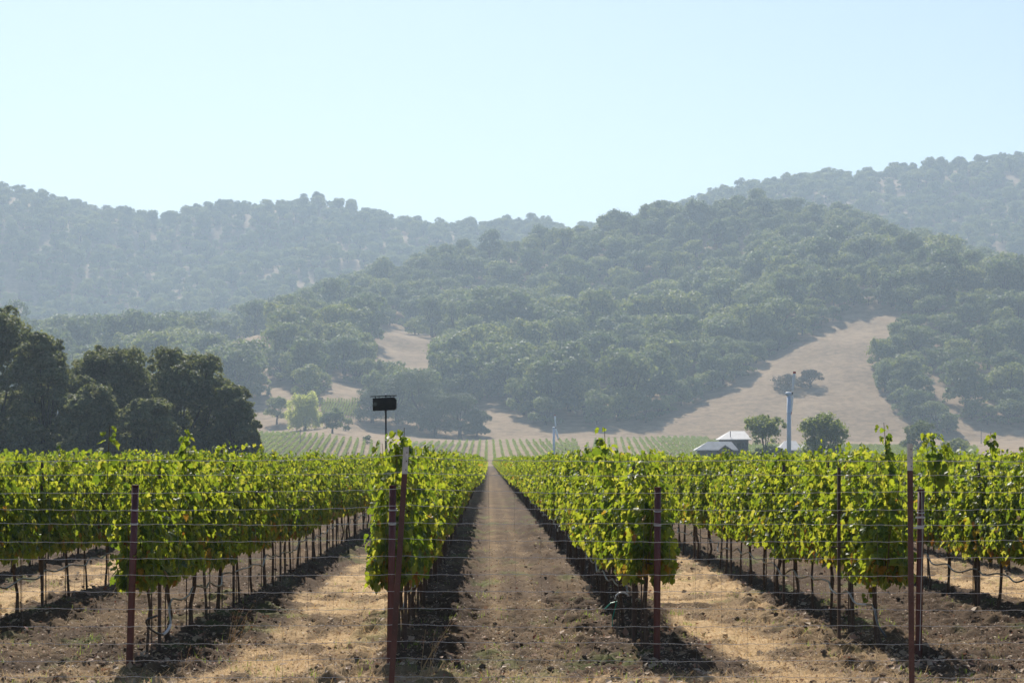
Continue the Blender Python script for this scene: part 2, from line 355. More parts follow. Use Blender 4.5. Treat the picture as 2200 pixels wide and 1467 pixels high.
# the dark oaks standing at the left behind the rows
for a in [
    ('tall dark oak cut by the left photo edge, tallest of the oak clump', -25, 240, 19.8, 12.0, 1),
    ('dark oak with a rounded separate top, second from left in the oak clump', 92, 232, 16.0, 8.2, 2),
    ('broad dark oak with a spiky top at the middle of the oak clump', 235, 250, 15.6, 11.5, 3),
    ('low dark oak in front at the foot of the oak clump', 190, 228, 10.2, 8.0, 4),
    ('tall dark oak with a domed top, right of the clump middle', 395, 245, 15.4, 11.2, 5),
    ('lower dark oak at the right end of the oak clump', 505, 240, 10.6, 6.2, 6),
    ('low dark oak hanging over the vines near the right of the clump', 320, 226, 8.6, 7.5, 7),
    ('round dark oak filling the gap behind the two left oaks', 45, 246, 11.0, 10.0, 8), ('dark oak behind, between the broad and the domed oak', 300, 256, 12.8, 10.0, 9),
    ('dark oak behind the dip near the right end of the oak clump', 455, 252, 12.0, 9.5, 10), ('lowest dark oak at the far right tip of the oak clump', 532, 236, 6.4, 4.2, 11), ('low dark oak behind the left side of the clump', 140, 240, 12.0, 9.0, 12)]:
    big_tree(a[0], 'tree', a[1], a[2], 0.0, a[3], a[4], 40 + a[5], None, M['oak'], 42000, .34, .06, 'dark oaks at the left edge of the field', nl=26, skirt=9, cl=.27)
# lone trees on the flat before the hill
x, d, z = hit(595, 912); big_tree('small dark tree with a visible trunk left of the yellow-green willow', 'tree', 595, d, z, 13, 12.5, 61, None, M['hill'], 4500, .7, .2, nl=14)
x, d, z = hit(655, 924); big_tree('round yellow-green willow, brightest tree at the hill foot', 'tree', 655, d, z, 18.0, 18.5, 62, None, M['willow'], 11000, .7, .10, name='willow_tree', nl=20, droop=2.5, skirt=9)
x, d, z = hit(712, 931); big_tree('small round dark tree with bare ground and a shadow under it', 'tree', 714, d, z, 11, 12.0, 63, None, M['hill'], 5000, .7, .2, nl=14)
x, d, z = hit(745, 926); big_tree('low dark bush right of the small round tree', 'bush', 742, d, z, 6.2, 7, 64, None, M['hill'], 1800, .6, .1, name='bush', nl=9)
for k, (u, yb, hp, wp, lab) in enumerate([
    (800, 908, 82, 95, 'leftmost oak of the grove behind the nest box'), (852, 910, 112, 105, 'tall oak right behind the nest box pole'),
    (905, 926, 132, 110, 'tallest oak of the grove right of the nest box'), (935, 938, 100, 105, 'oak at the front of the grove right of the nest box'),
    (988, 940, 98, 112, 'broad oak near the right end of the grove at the field'), (1025, 939, 62, 60, 'small oak at the right end of the grove, beside bare grass')]):
    x, d, z = hit(u, yb); s = d / F
    big_tree(lab, 'tree', u, d, z, hp * s, wp * s, 70 + k, None, M['grove'], 9500, .66, .06, 'oak grove at the foot of the hill', nl=15, skirt=9)
# trees by the farmhouse
big_tree('green yard tree with an uneven top left of the wind machine', 'tree', 1646, 500, 0.05, 12.9, 11.6, 81, None, M['walnut'], 10500, .5, .05, name='yard_tree', nl=17, skirt=7, rl=.17, rh=.27)
big_tree('round green yard tree right of the wind machine', 'tree', 1768, 480, 0.05, 12.9, 13.0, 82, None, M['walnut'], 11500, .5, .05, name='yard_tree', nl=19, skirt=7, rl=.17, rh=.27)
big_tree('low shrub at the foot of the right yard tree', 'shrub', 1862, 520, 0.05, 4.6, 3.6, 83, None, M['walnut'], 900, .4, .1, name='shrub', nl=8)
x, d, z = hit(1975, 962, 640); big_tree('dusty dark tree beside the utility pole with a crossarm', 'tree', 1972, 700, gz(141, 700), 13.0, 12.5, 84, None, M['hill'], 3500, .65, .1, nl=14)
big_tree('low dark tree behind the vine shoot right of the white tipped post', 'tree', 2048, 680, gz(148, 680), 7.4, 12.0, 85, None, M['hill'], 2600, .65, .08, nl=11)
for k, (u, yb, hp, wp, lab) in enumerate([(1690, 836, 38, 85, 'large brown brush patch on the bare slope behind the wind machine blade'), (1742, 832, 42, 62, 'darker brush patch on the bare slope right of the wind machine blade')]):
    x, d, z = hit(u, yb); s = d / F
    big_tree(lab, 'shrub', u, d, z - 1, hp * s, wp * s, 90 + k, None, M['brush'], 2200, .8, .02, 'brush on the bare slope', name='brush', nl=12)
x, d, z = hit(798, 955, 720); big_tree('tiny dark bush alone on bare ground below the nest box', 'bush', 789, d, z, 3.6, 4.0, 95, None, M['hill'], 600, .5, .05, name='bush', nl=7)

# woodland on the hills
def inpoly(px, py, poly):
    r = np.zeros(px.shape, bool); n = len(poly)
    for k in range(n):
        (x0, y0), (x1, y1) = poly[k], poly[(k + 1) % n]
        c = ((y0 > py) != (y1 > py)) & (px < (x1 - x0) * (py - y0) / ((y1 - y0) or 1e-9) + x0); r ^= c
    return r
BARE = [[(1360, 940), (1420, 900), (1500, 865), (1560, 835), (1640, 790), (1700, 755), (1780, 712), (1835, 676), (1940, 684), (1900, 740), (1848, 790), (1850, 830), (1925, 900), (1990, 935), (2300, 944), (2300, 990), (1360, 990)],
        [(800, 712), (842, 705), (932, 740), (928, 792), (850, 815), (818, 775)], [(1025, 865), (1090, 872), (1130, 912), (1200, 940), (1200, 960), (1020, 960)],
        [(425, 756), (552, 708), (562, 742), (470, 775)], [(525, 790), (575, 800), (600, 850), (560, 862)], [(690, 822), (730, 830), (790, 880), (760, 885)],
        [(480, 690), (560, 690), (560, 702), (480, 705)]]
rng = np.random.default_rng(7)
def candidates(y0, y1, sp):
    gx, gy = np.meshgrid(np.arange(-720, 820, sp), np.arange(y0, y1, sp)); n = gx.size
    X = gx.ravel() + rng.uniform(-.42, .42, n) * sp; Y = gy.ravel() + rng.uniform(-.42, .42, n) * sp
    u = PX + F * X / Y; k = (u > -260) & (u < 2460); X, Y, u = X[k], Y[k], u[k]
    Z = height(X, Y); return X, Y, Z, u, PY - (Z - EYE) / Y * F
pts = []
for (y0, y1, sp, cover) in ((1000, 1420, 17.0, .98), (1420, 1760, 15.0, .98), (1760, 2560, 14.0, .97)):
    X, Y, Z, u, yp = candidates(y0, y1, sp)
    bare = np.zeros(len(X), bool)
    if y0 < 1400:
        for p in BARE:
            for du, dy in ((-38, 0), (38, 0), (0, 22)) if p is BARE[0] else ((-12, 0), (12, 0), (-10, -20), (10, -20), (0, -40)): bare |= inpoly(u + du, yp + dy, p)
        bare |= (Y < np.interp(u, [0, 540, 580, 760, 800, 1040, 1100, 1300, 2300], [1000, 1040, 1045, 1045, 1040, 1040, 1015, 1000, 1000]))
        dens = np.where((u < 840) & (u > 420), .86, cover)
    else: dens = np.where(fbm(X / 45, Y / 45, 88, 3) > .72, .5, cover)
    k = ~bare & (rng.uniform(size=len(X)) < dens) & (yp < 952)
    pts.append(np.stack([X, Y, Z, u, yp], 1)[k])
edge = []
for poly_, off in (([(1388, 906), (1425, 890), (1500, 852), (1560, 822), (1640, 776), (1700, 738), (1780, 694), (1836, 660), (1890, 655), (1950, 668)], 0), ([(1988, 688), (1966, 735), (1924, 770), (1896, 812), (1908, 850), (1945, 888), (1985, 915), (2040, 928)], 0)):
    uu = np.interp(np.arange(0, 700, 27.0), np.concatenate([[0], np.cumsum(np.hypot(*np.diff(np.array(poly_), axis=0).T))]), [p[0] for p in poly_]); vv = np.interp(np.arange(0, 700, 27.0), np.concatenate([[0], np.cumsum(np.hypot(*np.diff(np.array(poly_), axis=0).T))]), [p[1] for p in poly_])
    for a, c in dict.fromkeys(zip(uu, vv)):
        hx_, hy_, hz_ = hit(a + rng.uniform(-5, 5), c + rng.uniform(-4, 4), 900); edge.append((hx_, hy_, hz_, a, c))
pts.append(np.array(edge))
P = np.concatenate(pts); n = len(P)
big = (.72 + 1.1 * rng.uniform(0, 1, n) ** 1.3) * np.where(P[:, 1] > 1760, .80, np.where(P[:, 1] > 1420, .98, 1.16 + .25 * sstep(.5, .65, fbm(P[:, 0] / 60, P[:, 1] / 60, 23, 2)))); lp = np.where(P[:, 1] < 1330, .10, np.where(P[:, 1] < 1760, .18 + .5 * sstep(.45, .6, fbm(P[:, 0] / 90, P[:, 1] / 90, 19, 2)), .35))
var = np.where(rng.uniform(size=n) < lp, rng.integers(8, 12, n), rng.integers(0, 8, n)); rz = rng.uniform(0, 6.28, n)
tone = rng.uniform(0, 1, n)
big[n - len(edge):] = rng.uniform(.75, 1.05, len(edge))       # the trees along the edge of the bare slope stay small
near_bare = np.zeros(n, bool)
for du in (-75, 75): near_bare |= inpoly(P[:, 3] + du, P[:, 4], BARE[0])
big = np.where(near_bare & (P[:, 1] < 1420), np.minimum(big, 1.15), big)
infr = (P[:, 3] > -40) & (P[:, 3] < 2240)
order = np.argsort(np.where(infr, P[:, 1] / big ** .5, 1e9)); near = order[:258]; rest = np.setdiff1d(np.arange(n), near)
def zone(u, y, d):
    if u < 840: return 'on the sparse knoll behind the willow' if d < 1180 else 'high on the knoll behind the willow'
    if u < 1060: return 'on the slope above the nest box grove'
    if u < 1300: return 'low behind the small wind machine' if d < 1080 else 'partway up behind the small wind machine'
    if u < 1560: return 'at the forest foot left of the bare slope' if d < 1080 else 'partway up left of the bare slope'
    if u < 1860: return 'along the forest edge above the bare slope'
    if u < 2050: return 'at the wood edge right of the bare slope' if d < 1120 else 'higher right of the bare slope'
    return 'at the hill foot by the right photo edge' if d < 1090 else 'uphill by the right photo edge'
for i in near:
    x, y, z, u, yp = P[i]; o = link('oak_tree', PROTO_HILL[var[i]]); s = big[i]
    o.location = (x, y, z - .3); o.rotation_euler = (0, 0, rz[i]); o.scale = (s, s, s * (.85 + .3 * tone[i]))
    size = 'large' if s > 1.6 else ('small' if s < 1.15 else 'medium')
    zn = zone(u, yp, y)
    tag(o, f'{size} hazy oak {zn}', 'tree', f'{size} oaks {zn}')
def scatter(name, protos, P, rz, sc, var, szs=None):
    """one object whose geometry nodes set copies of the prototypes on its points"""
    me = bpy.data.meshes.new(name); me.vertices.add(len(P)); me.vertices.foreach_set('co', np.asarray(P, np.float32).ravel())
    for nme, a in (('rz', rz), ('sc', sc), ('sz', sc if szs is None else szs), ('var', var)):
        at = me.attributes.new(nme, 'FLOAT', 'POINT'); at.data.foreach_set('value', np.asarray(a, np.float32))
    o = link(name, me)
    ng = bpy.data.node_groups.new(name, 'GeometryNodeTree'); ng.interface.new_socket('Geometry', in_out='INPUT', socket_type='NodeSocketGeometry'); ng.interface.new_socket('Geometry', in_out='OUTPUT', socket_type='NodeSocketGeometry')
    N = lambda t: ng.nodes.new(t)
    gi, go, jn = N('NodeGroupInput'), N('NodeGroupOutput'), N('GeometryNodeJoinGeometry')
    def attr(a):
        q = N('GeometryNodeInputNamedAttribute'); q.data_type = 'FLOAT'; q.inputs['Name'].default_value = a; return q.outputs['Attribute']
    rot, scl = N('ShaderNodeCombineXYZ'), N('ShaderNodeCombineXYZ'); ng.links.new(attr('rz'), rot.inputs['Z'])
    for a, b in (('X', 'sc'), ('Y', 'sc'), ('Z', 'sz')): ng.links.new(attr(b), scl.inputs[a])
    for k, me_k in enumerate(protos):
        po = bpy.data.objects.new(name + '_kind', me_k)
        oi = N('GeometryNodeObjectInfo'); oi.inputs['Object'].default_value = po; oi.inputs['As Instance'].default_value = True
        cmp = N('FunctionNodeCompare'); cmp.data_type = 'FLOAT'; cmp.operation = 'EQUAL'; ng.links.new(attr('var'), cmp.inputs[0]); cmp.inputs[1].default_value = k
        cmp.inputs['Epsilon'].default_value = .1
        ip = N('GeometryNodeInstanceOnPoints'); ng.links.new(gi.outputs[0], ip.inputs['Points']); ng.links.new(cmp.outputs[0], ip.inputs['Selection'])
        ng.links.new(oi.outputs['Geometry'], ip.inputs['Instance']); ng.links.new(rot.outputs[0], ip.inputs['Rotation']); ng.links.new(scl.outputs[0], ip.inputs['Scale'])
        ng.links.new(ip.outputs[0], jn.inputs[0])
    ng.links.new(jn.outputs[0], go.inputs[0])
    md = o.modifiers.new('scatter', 'NODES'); md.node_group = ng
    return tag(o, kind='stuff')
q = P[rest, :3].copy(); q[:, 2] -= .3
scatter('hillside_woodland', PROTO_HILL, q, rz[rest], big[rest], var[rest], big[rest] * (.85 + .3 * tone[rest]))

# ------------------------------------------------------------------ far vineyard on the rise before the hills
def hedge_proto(seed):
    r = np.random.default_rng(seed); b = MB(); n = 90
    Pp = np.stack([r.normal(0, .15, n), r.uniform(-2.1, 2.1, n), r.uniform(.6, 1.8, n)], 1)
    leaf_quads(b, Pp, r.normal(size=(n, 3)) + np.array([0, 0, .4]), .40, r); return b.mesh('far_vine', M['walnut'])
FAR_P = [hedge_proto(s) for s in range(4)]
fx, fy = [], []
for k in range(-130, 150):
    X0 = ROW0 + 2.75 * k
    yy = np.arange(655, 985, 4.0); xx = np.full_like(yy, X0)
    fx.append(xx); fy.append(yy)
fx, fy = np.concatenate(fx), np.concatenate(fy)
u0 = PX + F * fx / fy
fx = np.where(u0 < 860, fx - (fy - 760) * .05, np.where(u0 > 1240, fx + (fy - 760) * .055, fx))                        # the left block runs a few degrees across
u0 = PX + F * fx / fy; zz = height(fx, fy); yp = PY - (zz - EYE) / fy * F
keep = (u0 > 470) & (u0 < 2100) & (yp > np.interp(u0, [470, 520, 600, 700, 760, 850, 900, 1000, 1190, 1350, 1500, 1600, 2100], [930, 931, 934, 940, 948, 962, 956, 953, 951, 946, 943, 960, 966]))
keep &= ~((fy > 800) & (fy < 806)) & ~((u0 > 850) & (u0 < 866))
fx, fy, zz = fx[keep], fy[keep], zz[keep]; r = np.random.default_rng(3); n = len(fx)
# the bright block high on the left
X2, Y2 = np.meshgrid(np.arange(-92, -58, 1.3), np.arange(1010, 1130, 4.0)); X2, Y2 = X2.ravel(), Y2.ravel(); Z2 = height(X2, Y2); u2 = PX + F * X2 / Y2; y2 = PY - (Z2 - EYE) / Y2 * F
k2 = (u2 > 690) & (u2 < 775) & (y2 > 862) & (y2 < 900)
fx, fy, zz = np.concatenate([fx, X2[k2]]), np.concatenate([fy, Y2[k2]]), np.concatenate([zz, Z2[k2]]); n = len(fx)
scatter('distant_vineyard', FAR_P, np.stack([fx, fy, zz], 1), r.integers(0, 2, n) * math.pi, r.uniform(.85, 1.1, n), r.integers(0, 4, n))

# ------------------------------------------------------------------ grapevines
LEAF_O = np.array([(0, .04), (.16, -.12), (.38, -.08), (.53, .20), (.41, .40), (.44, .62), (.20, .72), (0, 1.0), (-.20, .72), (-.44, .62), (-.41, .40), (-.53, .20), (-.38, -.08), (-.16, -.12)])
def vine_leaves(b, Pp, tip, nrm, size, rng, mt, detail):
    n = len(Pp)
    if not n: return
    t = unit(tip); N = unit(nrm - (nrm * t).sum(1, keepdims=True) * t); s = np.cross(t, N)
    L = size[:, None, None]
    o = np.vstack([[(0, .33)], LEAF_O]) if detail else np.array([(0, -.05), (.5, .28), (.28, .75), (0, 1), (-.28, .75), (-.5, .28)])
    ox, oy = o[:, 0], o[:, 1]
    fold = rng.uniform(-.15, .65, (n, 1)); curl = rng.uniform(-.1, .65, (n, 1))
    oz = np.abs(ox)[None] * fold - (oy[None] ** 2) * curl + rng.normal(0, .055, (n, len(o)))
    v = Pp[:, None] + L * (ox[None, :, None] * s[:, None] + oy[None, :, None] * t[:, None] + oz[:, :, None] * N[:, None])
    m = len(o); base = (np.arange(n) * m)[:, None]
    if detail:
        k = len(LEAF_O); f = np.stack([np.zeros(k, int), np.arange(1, k + 1), np.roll(np.arange(1, k + 1), -1)], 1)
        b.add(v.reshape(-1, 3), (base[:, :, None] + f[None]).reshape(-1, 3), np.repeat(mt, k))
    else:
        f = np.array([[0, 1, 2, 3], [0, 3, 4, 5]])
        b.add(v.reshape(-1, 3), (base[:, :, None] + f[None]).reshape(-1, 4), np.repeat(mt, 2))
VL = 1.5                                       # distance from vine to vine along the row
def vine_meshes(seed, detail, nsh, per, lsize, end=False, yellow=.05, wide=1.0):
    rng = np.random.default_rng(seed); fol, cane = MB(), MB(); Ps, Ts, Ns, Ss, Ys = [], [], [], [], []
    for k in range(nsh):
        y0 = (k + .5) / nsh * VL * 1.12 - VL * .56 + rng.normal(0, .05); z0 = .88 + rng.normal(0, .03)
        hgt = rng.uniform(.76, 1.05) if rng.uniform() > .20 else rng.uniform(1.05, 1.27)
        lx, ly = rng.normal(0, .13), rng.normal(0, .12)
        t = np.linspace(0, 1, 7)
        path = np.stack([rng.normal(0, .03) + lx * t ** 1.3 + .03 * np.sin(5 * t + k), y0 + ly * t + .03 * np.cos(4 * t + k), z0 + hgt * t - .04 * t ** 4], 1)
        if k % 2 == 0 or detail: cane.tube(path, np.linspace(.006, .0025, 7), 4, False)
        m = int(per * hgt); q = np.sort(rng.uniform(0, 1, m)) ** .92
        Pc = np.stack([np.interp(q, t, path[:, a]) for a in range(3)], 1)
        az = rng.uniform(0, 2 * np.pi, m); side = np.where(rng.uniform(size=m) < .5, 1, -1)
        out = np.stack([np.cos(az) * .55 + side * .75, np.sin(az) * .8, np.zeros(m)], 1); out = unit(out)
        taper = 1 - .55 * q ** 2.5
        off = (rng.uniform(.03, .24, m) * taper * wide)[:, None]
        pos = Pc + out * off; pos[:, 2] += rng.uniform(-.10, .06, m)
        Ps.append(pos); Ts.append(out * .55 + np.array([0, 0, -.75]) + rng.normal(size=(m, 3)) * .35)
        Ns.append(out * .8 + np.array([0, -.15, .75]) + rng.normal(size=(m, 3)) * .45); Ss.append(lsize * rng.uniform(.7, 1.25, m) * (1 - .28 * q ** 3))
        Ys.append(rng.uniform(size=m) < yellow * (3.2 * (1 - q) ** 3 + .15))
    # skirt of older leaves hanging round the cordon, many of them yellowed
    m = int(nsh * per * .30); a = rng.uniform(-VL * .55, VL * .55, m); sd = np.where(rng.uniform(size=m) < .5, 1, -1)
    out = np.stack([sd * rng.uniform(.5, 1, m), rng.normal(0, .4, m), np.zeros(m)], 1)
    Ps.append(np.stack([sd * rng.uniform(.02, .24, m) * wide, a, .84 + rng.uniform(-.10, .28, m)], 1)); Ts.append(out * .4 + np.array([0, 0, -1.]) + rng.normal(size=(m, 3)) * .3)
    Ns.append(out + np.array([0, 0, .35]) + rng.normal(size=(m, 3)) * .4); Ss.append(lsize * rng.uniform(.75, 1.2, m)); Ys.append(rng.uniform(size=m) < yellow * 7)
    Ps, Ts, Ns, Ss, Ys = map(np.concatenate, (Ps, Ts, Ns, Ss, Ys))
    vine_leaves(fol, Ps, Ts, Ns, Ss, rng, Ys.astype(int), detail)
    tr = MB(); lean = rng.normal(0, .05, 2); z = np.array([-.15, .1, .3, .5, .7, .84])
    px = lean[0] * z + rng.normal(0, .012, 6); py = lean[1] * z + rng.normal(0, .018, 6)
    r0 = rng.uniform(.017, .026); tr.tube(np.stack([px, py, z], 1), r0 * np.array([1.35, 1.1, .95, .95, 1.0, 1.25]) * rng.uniform(.9, 1.1, 6), 8)
    for sg in (-1, 1):
        yy = np.linspace(0, sg * VL * .52, 6)
        tr.tube(np.stack([px[-1] * np.linspace(1, 0, 6) + rng.normal(0, .008, 6), py[-1] + yy, .84 + .05 * np.sin(np.linspace(0, 1.6, 6)) + rng.normal(0, .006, 6)], 1), np.linspace(r0 * .85, r0 * .45, 6), 6)
    return fol.mesh('foliage', [M['leaf'], M['yleaf']]), tr.mesh('trunk', M['vbark'], True), cane.mesh('canes', M['cane'])
st = MB(); st.tube([[.035, .05, -.2], [.033, .05, .7], [.03, .05, 1.35]], .0075, 5); STAKE = st.mesh('training_stake', M['stake'])
NEARV = [vine_meshes(200 + i, True, 16, 78 + 6 * (i % 3), .084, yellow=(.012 if i % 3 else .03)) for i in range(10)]
MIDV = [vine_meshes(300 + i, False, 13, 54, .10, yellow=.025) for i in range(6)]
ORD = ['first', 'second', 'third', 'fourth', 'fifth', 'sixth', 'seventh', 'eighth', 'ninth', 'tenth', 'eleventh', 'twelfth', 'thirteenth', 'fourteenth', 'fifteenth', 'sixteenth', 'seventeenth', 'eighteenth', 'nineteenth']
TENS = ['twentieth', 'thirtieth', 'fortieth', 'fiftieth', 'sixtieth']; TW = ['twenty', 'thirty', 'forty', 'fifty', 'sixty']
def ordinal(i): return ORD[i] if i < 19 else (TENS[(i - 19) // 10] if (i - 19) % 10 == 0 else TW[(i - 19) // 10] + '-' + ORD[(i - 20) % 10])
ROWS = {-1: ('behind the left rusty end post', 'rusty end post', 48), 0: ('just left of the dirt lane', 'rusty end post', 48), 1: ('just right of the dirt lane', 'rusty end post', 48),
        2: ('behind the far right rusty end post', 'rusty end post', 48), -2: ('left of the left rusty end post', 'left photo edge', 40), 3: ('right of the far right rusty end post', 'right photo edge', 40),
        -3: ('two left of the left rusty post', 'left photo edge', 14), 4: ('two right of the far right rusty post', 'right photo edge', 14)}
POST_D = {-1: 19.3, 0: 19.15, 1: 19.8, 2: 20.3}
def row_x(k): return ROW0 + ROW * k
def row_start(k):
    if k in POST_D: return POST_D[k]
    return max(19.5, abs(row_x(k)) * F / (1060 if k < 0 else 1160))
def make_vine(set_, i, lod):
    t = thing('grapevine', 'green grapevine', 'grapevine'); f, tr, c = set_[i]
    link('foliage', f, t); link('trunk', tr, t); link('training_stake', STAKE, t)
    if lod == 0: link('canes', c, t)
    return t
vn = [make_vine(NEARV, i, 0) for i in range(10)]; vm = [make_vine(MIDV, i, 1) for i in range(6)]
fresh = set(id(v) for v in vn + vm); used = set(); VINE_AT = {}
rv = np.random.default_rng(11)
for k, (where, frm, cnt) in ROWS.items():
    y0 = row_start(k) + (.90 if k in POST_D else -.3); VINE_AT[k] = []
    for i in range(cnt):
        y = y0 + i * VL + rv.normal(0, .05); x = row_x(k) + rv.normal(0, .025)
        src = vn[(i * 7 + k * 3 + 20 + (i // 10)) % 10] if y < 62 else vm[(i * 5 + k + 20) % 6]
        t = src if id(src) not in used else copy_tree(src); used.add(id(src))
        t.location = (x, y, gz(x, y) - .02); t.rotation_euler = (0, 0, math.pi * (rv.uniform() < .5) + rv.normal(0, .04)); s = rv.uniform(.94, 1.02); t.scale = ((1.0 if k > 0 else .84) if i == 0 and k in POST_D else rv.uniform(.78, 1.02), 1, s)
        tag(t, f'grapevine, {ordinal(i)} from the {frm}, row {where}', 'grapevine', 'grapevines along the trellised rows'); VINE_AT[k].append((x, y))
# the rest of the block: thousands of vines further back
FARV = []
for i in range(5):
    r = np.random.default_rng(500 + i); b = MB(); n = 340
    Pp = np.stack([r.normal(0, .17, n), r.uniform(-.85, .85, n), .78 + 1.2 * r.uniform(0, 1, n) ** .8 + (r.uniform(size=n) < .09) * r.uniform(.08, .3, n)], 1)
    N_ = np.stack([np.sign(Pp[:, 0]) * .7, 0 * Pp[:, 0], .6 + 0 * Pp[:, 0]], 1) + r.normal(size=(n, 3)) * .5
    T_ = np.stack([np.sign(Pp[:, 0]) * .4, 0 * Pp[:, 0], -.8 + 0 * Pp[:, 0]], 1) + r.normal(size=(n, 3)) * .4
    vine_leaves(b, Pp, T_, N_, .145 * r.uniform(.7, 1.25, n), r, (r.uniform(size=n) < .04).astype(int), False)
    b.tube([[0, 0, -.1], [.02, .01, .45], [0, 0, .95]], [.03, .026, .028], 5, mat=2)
    FARV.append(b.mesh('far_vine', [M['leaf'], M['yleaf'], M['vbark']]))
vx, vy = [], []
for k in range(-24, 34):
    X0 = row_x(k); y_end = DE if X0 > -22 else 205
    y_begin = VINE_AT[k][-1][1] + VL if k in VINE_AT else max(row_start(k) - 3, 19.5)
    if k not in POST_D:                     # the parts of these rows that lie outside the photo
        yo = np.arange(20.2, min(y_begin, row_start(k) - 2.9), VL); vx.append(np.full_like(yo, X0)); vy.append(yo)
    yy = np.arange(y_begin, y_end, VL); vx.append(np.full_like(yy, X0)); vy.append(yy)
vx, vy = np.concatenate(vx), np.concatenate(vy); r = np.random.default_rng(9); n = len(vx)
vx = vx + r.normal(0, .03, n); vz = height(vx, vy) + .03
scatter('vineyard_rows', FARV, np.stack([vx, vy, vz], 1), r.integers(0, 2, n) * math.pi + r.normal(0, .05, n), np.ones(n), r.integers(0, 5, n), r.uniform(.93, 1.04, n))

# ------------------------------------------------------------------ trellis: end posts, line posts, drip hoses
def at_px(u, d): return (u - PX) / F * d
for k, (ut, ub, yt, lab) in {-1: (291, 278, 1041, 'rust-red steel end post at the left, leaning slightly right'), 0: (844, 838, 1042, 'rust-red steel end post beside the leaning white tipped fence post'),
                             1: (1413, 1411, 1046, 'rust-red steel end post just right of the dirt lane'), 2: (1979, 1973, 1050, 'rust-red steel end post right of the upright white tipped fence post')}.items():
    d = POST_D[k]; xb, xt = at_px(ub, d), at_px(ut, d); zb, zt = gz(xb, d), zpx(yt, d)
    t = thing('end_post', lab, 'post', (xb, d, zb), 'rusty end posts of the vine rows')
    b = MB(); L = zt - zb; dx = xt - xb
    b.tube([[-dx * .2, 0, -.3], [0, 0, 0], [dx * .5, 0, L * .5], [dx, 0, L - .012]], [.032, .032, .032, .032], 14, mat=0)
    b.obj('pipe', M['rust'], t, True)
    b = MB(); b.tube([[dx, 0, L - .012], [dx, 0, L]], [.036, .036], 14); b.obj('cap', M['rust'], t)
    b = MB()
    for zz_, n_ in ((.78, 3), (.86, 2)):
        for j in range(n_):
            th = np.linspace(0, 2 * np.pi, 15); b.tube(np.stack([dx * zz_ + .0345 * np.cos(th), .0345 * np.sin(th), L * zz_ + j * .006 + .004 * np.sin(th)], 1), .0025, 4, False)
    wr = b.obj('wire_wrap', M['galv'], t)
    if k == 2:
        b = MB(); b.tube([[dx * .95 + .0, -.036, L - .02], [dx * .7 + .012, -.037, L * .7], [.005, -.037, .1]], .003, 4); b.obj('hanging_wire', M['galv'], t)
        b = MB(); b.box((dx * .82 - .01, -.036, L * .835), (.09, .012, .018)); b.box((dx * .82 - .03, -.036, L * .775), (.10, .012, .02)); b.obj('white_clip', M['white'], t)
LP = thing('line_post', 'x', 'post'); b = MB()
for (cx, cy, ex, ey) in ((0, 0, .004, .045), (.014, -.021, .026, .004), (.014, .021, .026, .004)): b.box((cx, cy, .82), (ex, ey, 2.24))
b.obj('steel_channel', M['stake'], LP)
for z in (1.86, 1.48, 1.13):
    b = MB(); b.box((.005, -.03, z), (.15 if z < 1.8 else .10, .010, .016)); b.obj('wire_hook', M['stake'], LP)
first = True
for k in (-2, -1, 0, 1, 2, 3):
    where, frm, _ = ROWS[k]
    for i in range(6):
        y = row_start(k) + (1.35 if k in POST_D else 2.2) + i * 6.0; x = row_x(k) + (-.09 if k > 0 else .09) - (.27 if (k == 2 and i == 0) else 0)
        t = LP if first else copy_tree(LP); first = False
        t.location = (x, y, gz(x, y) - .11); t.rotation_euler = (0, 0, 0 if k > 0 else math.pi)
        t['label'] = f'line post, {ordinal(i)} from {frm}, row {where}'; t['category'] = 'post'; t['group'] = 'steel line posts among the vines'
for k in ROWS:
    rr = np.random.default_rng(60 + k); b = MB(); va = [v for v in VINE_AT[k] if v[1] < 75]; pth = []
    sgn = 1 if k <= 0 else -1
    for i, (x, y) in enumerate(va):
        zb = gz(x, y)
        pth.append((x + sgn * .03, y, zb + .47 + rr.normal(0, .02)))
        pth.append((x + sgn * (.05 + rr.normal(0, .015)), y + VL * .35, zb + .42 + rr.normal(0, .025))); pth.append((x + sgn * .04 + rr.normal(0, .012), y + VL * .7, zb + .41 + rr.normal(0, .03)))
    if k == -1:
        e = pth[0]; pth = [(e[0] + .15, e[1] - .55, e[2] - .02), (e[0] + .03, e[1] - .55, e[2] - .06), (e[0] + .06, e[1] - .42, e[2] - .16), (e[0] + .15, e[1] - .2, e[2] - .24), (e[0] + .2, e[1] - .02, e[2] - .15)] + pth[2:]
    if k == 2: e = pth[0]; pth = [(e[0] + .02, e[1] - .55, e[2] - .28), (e[0] - .04, e[1] - .4, e[2] - .18)] + pth
    t = np.linspace(0, len(pth) - 1, len(pth) * 4); pp = np.array(pth); pp = np.stack([np.interp(t, np.arange(len(pth)), pp[:, a]) for a in range(3)], 1)
    for _ in range(2): pp[1:-1] = (pp[:-2] + pp[1:-1] * 2 + pp[2:]) / 4
    b.tube(pp, .0105, 7)
    o = thing('drip_hose', f'black drip hose sagging along the row {where}', 'hose', group='drip hoses along the vine rows'); b.obj('tube', M['hose'], o, True)
    if k in (-1, 2):
        i0 = 12 if k == -1 else 11
        b = MB(); b.tube(pp[i0:i0 + 5], .0135, 8); b.obj('pale_sleeve', M['pvc'], o, True)
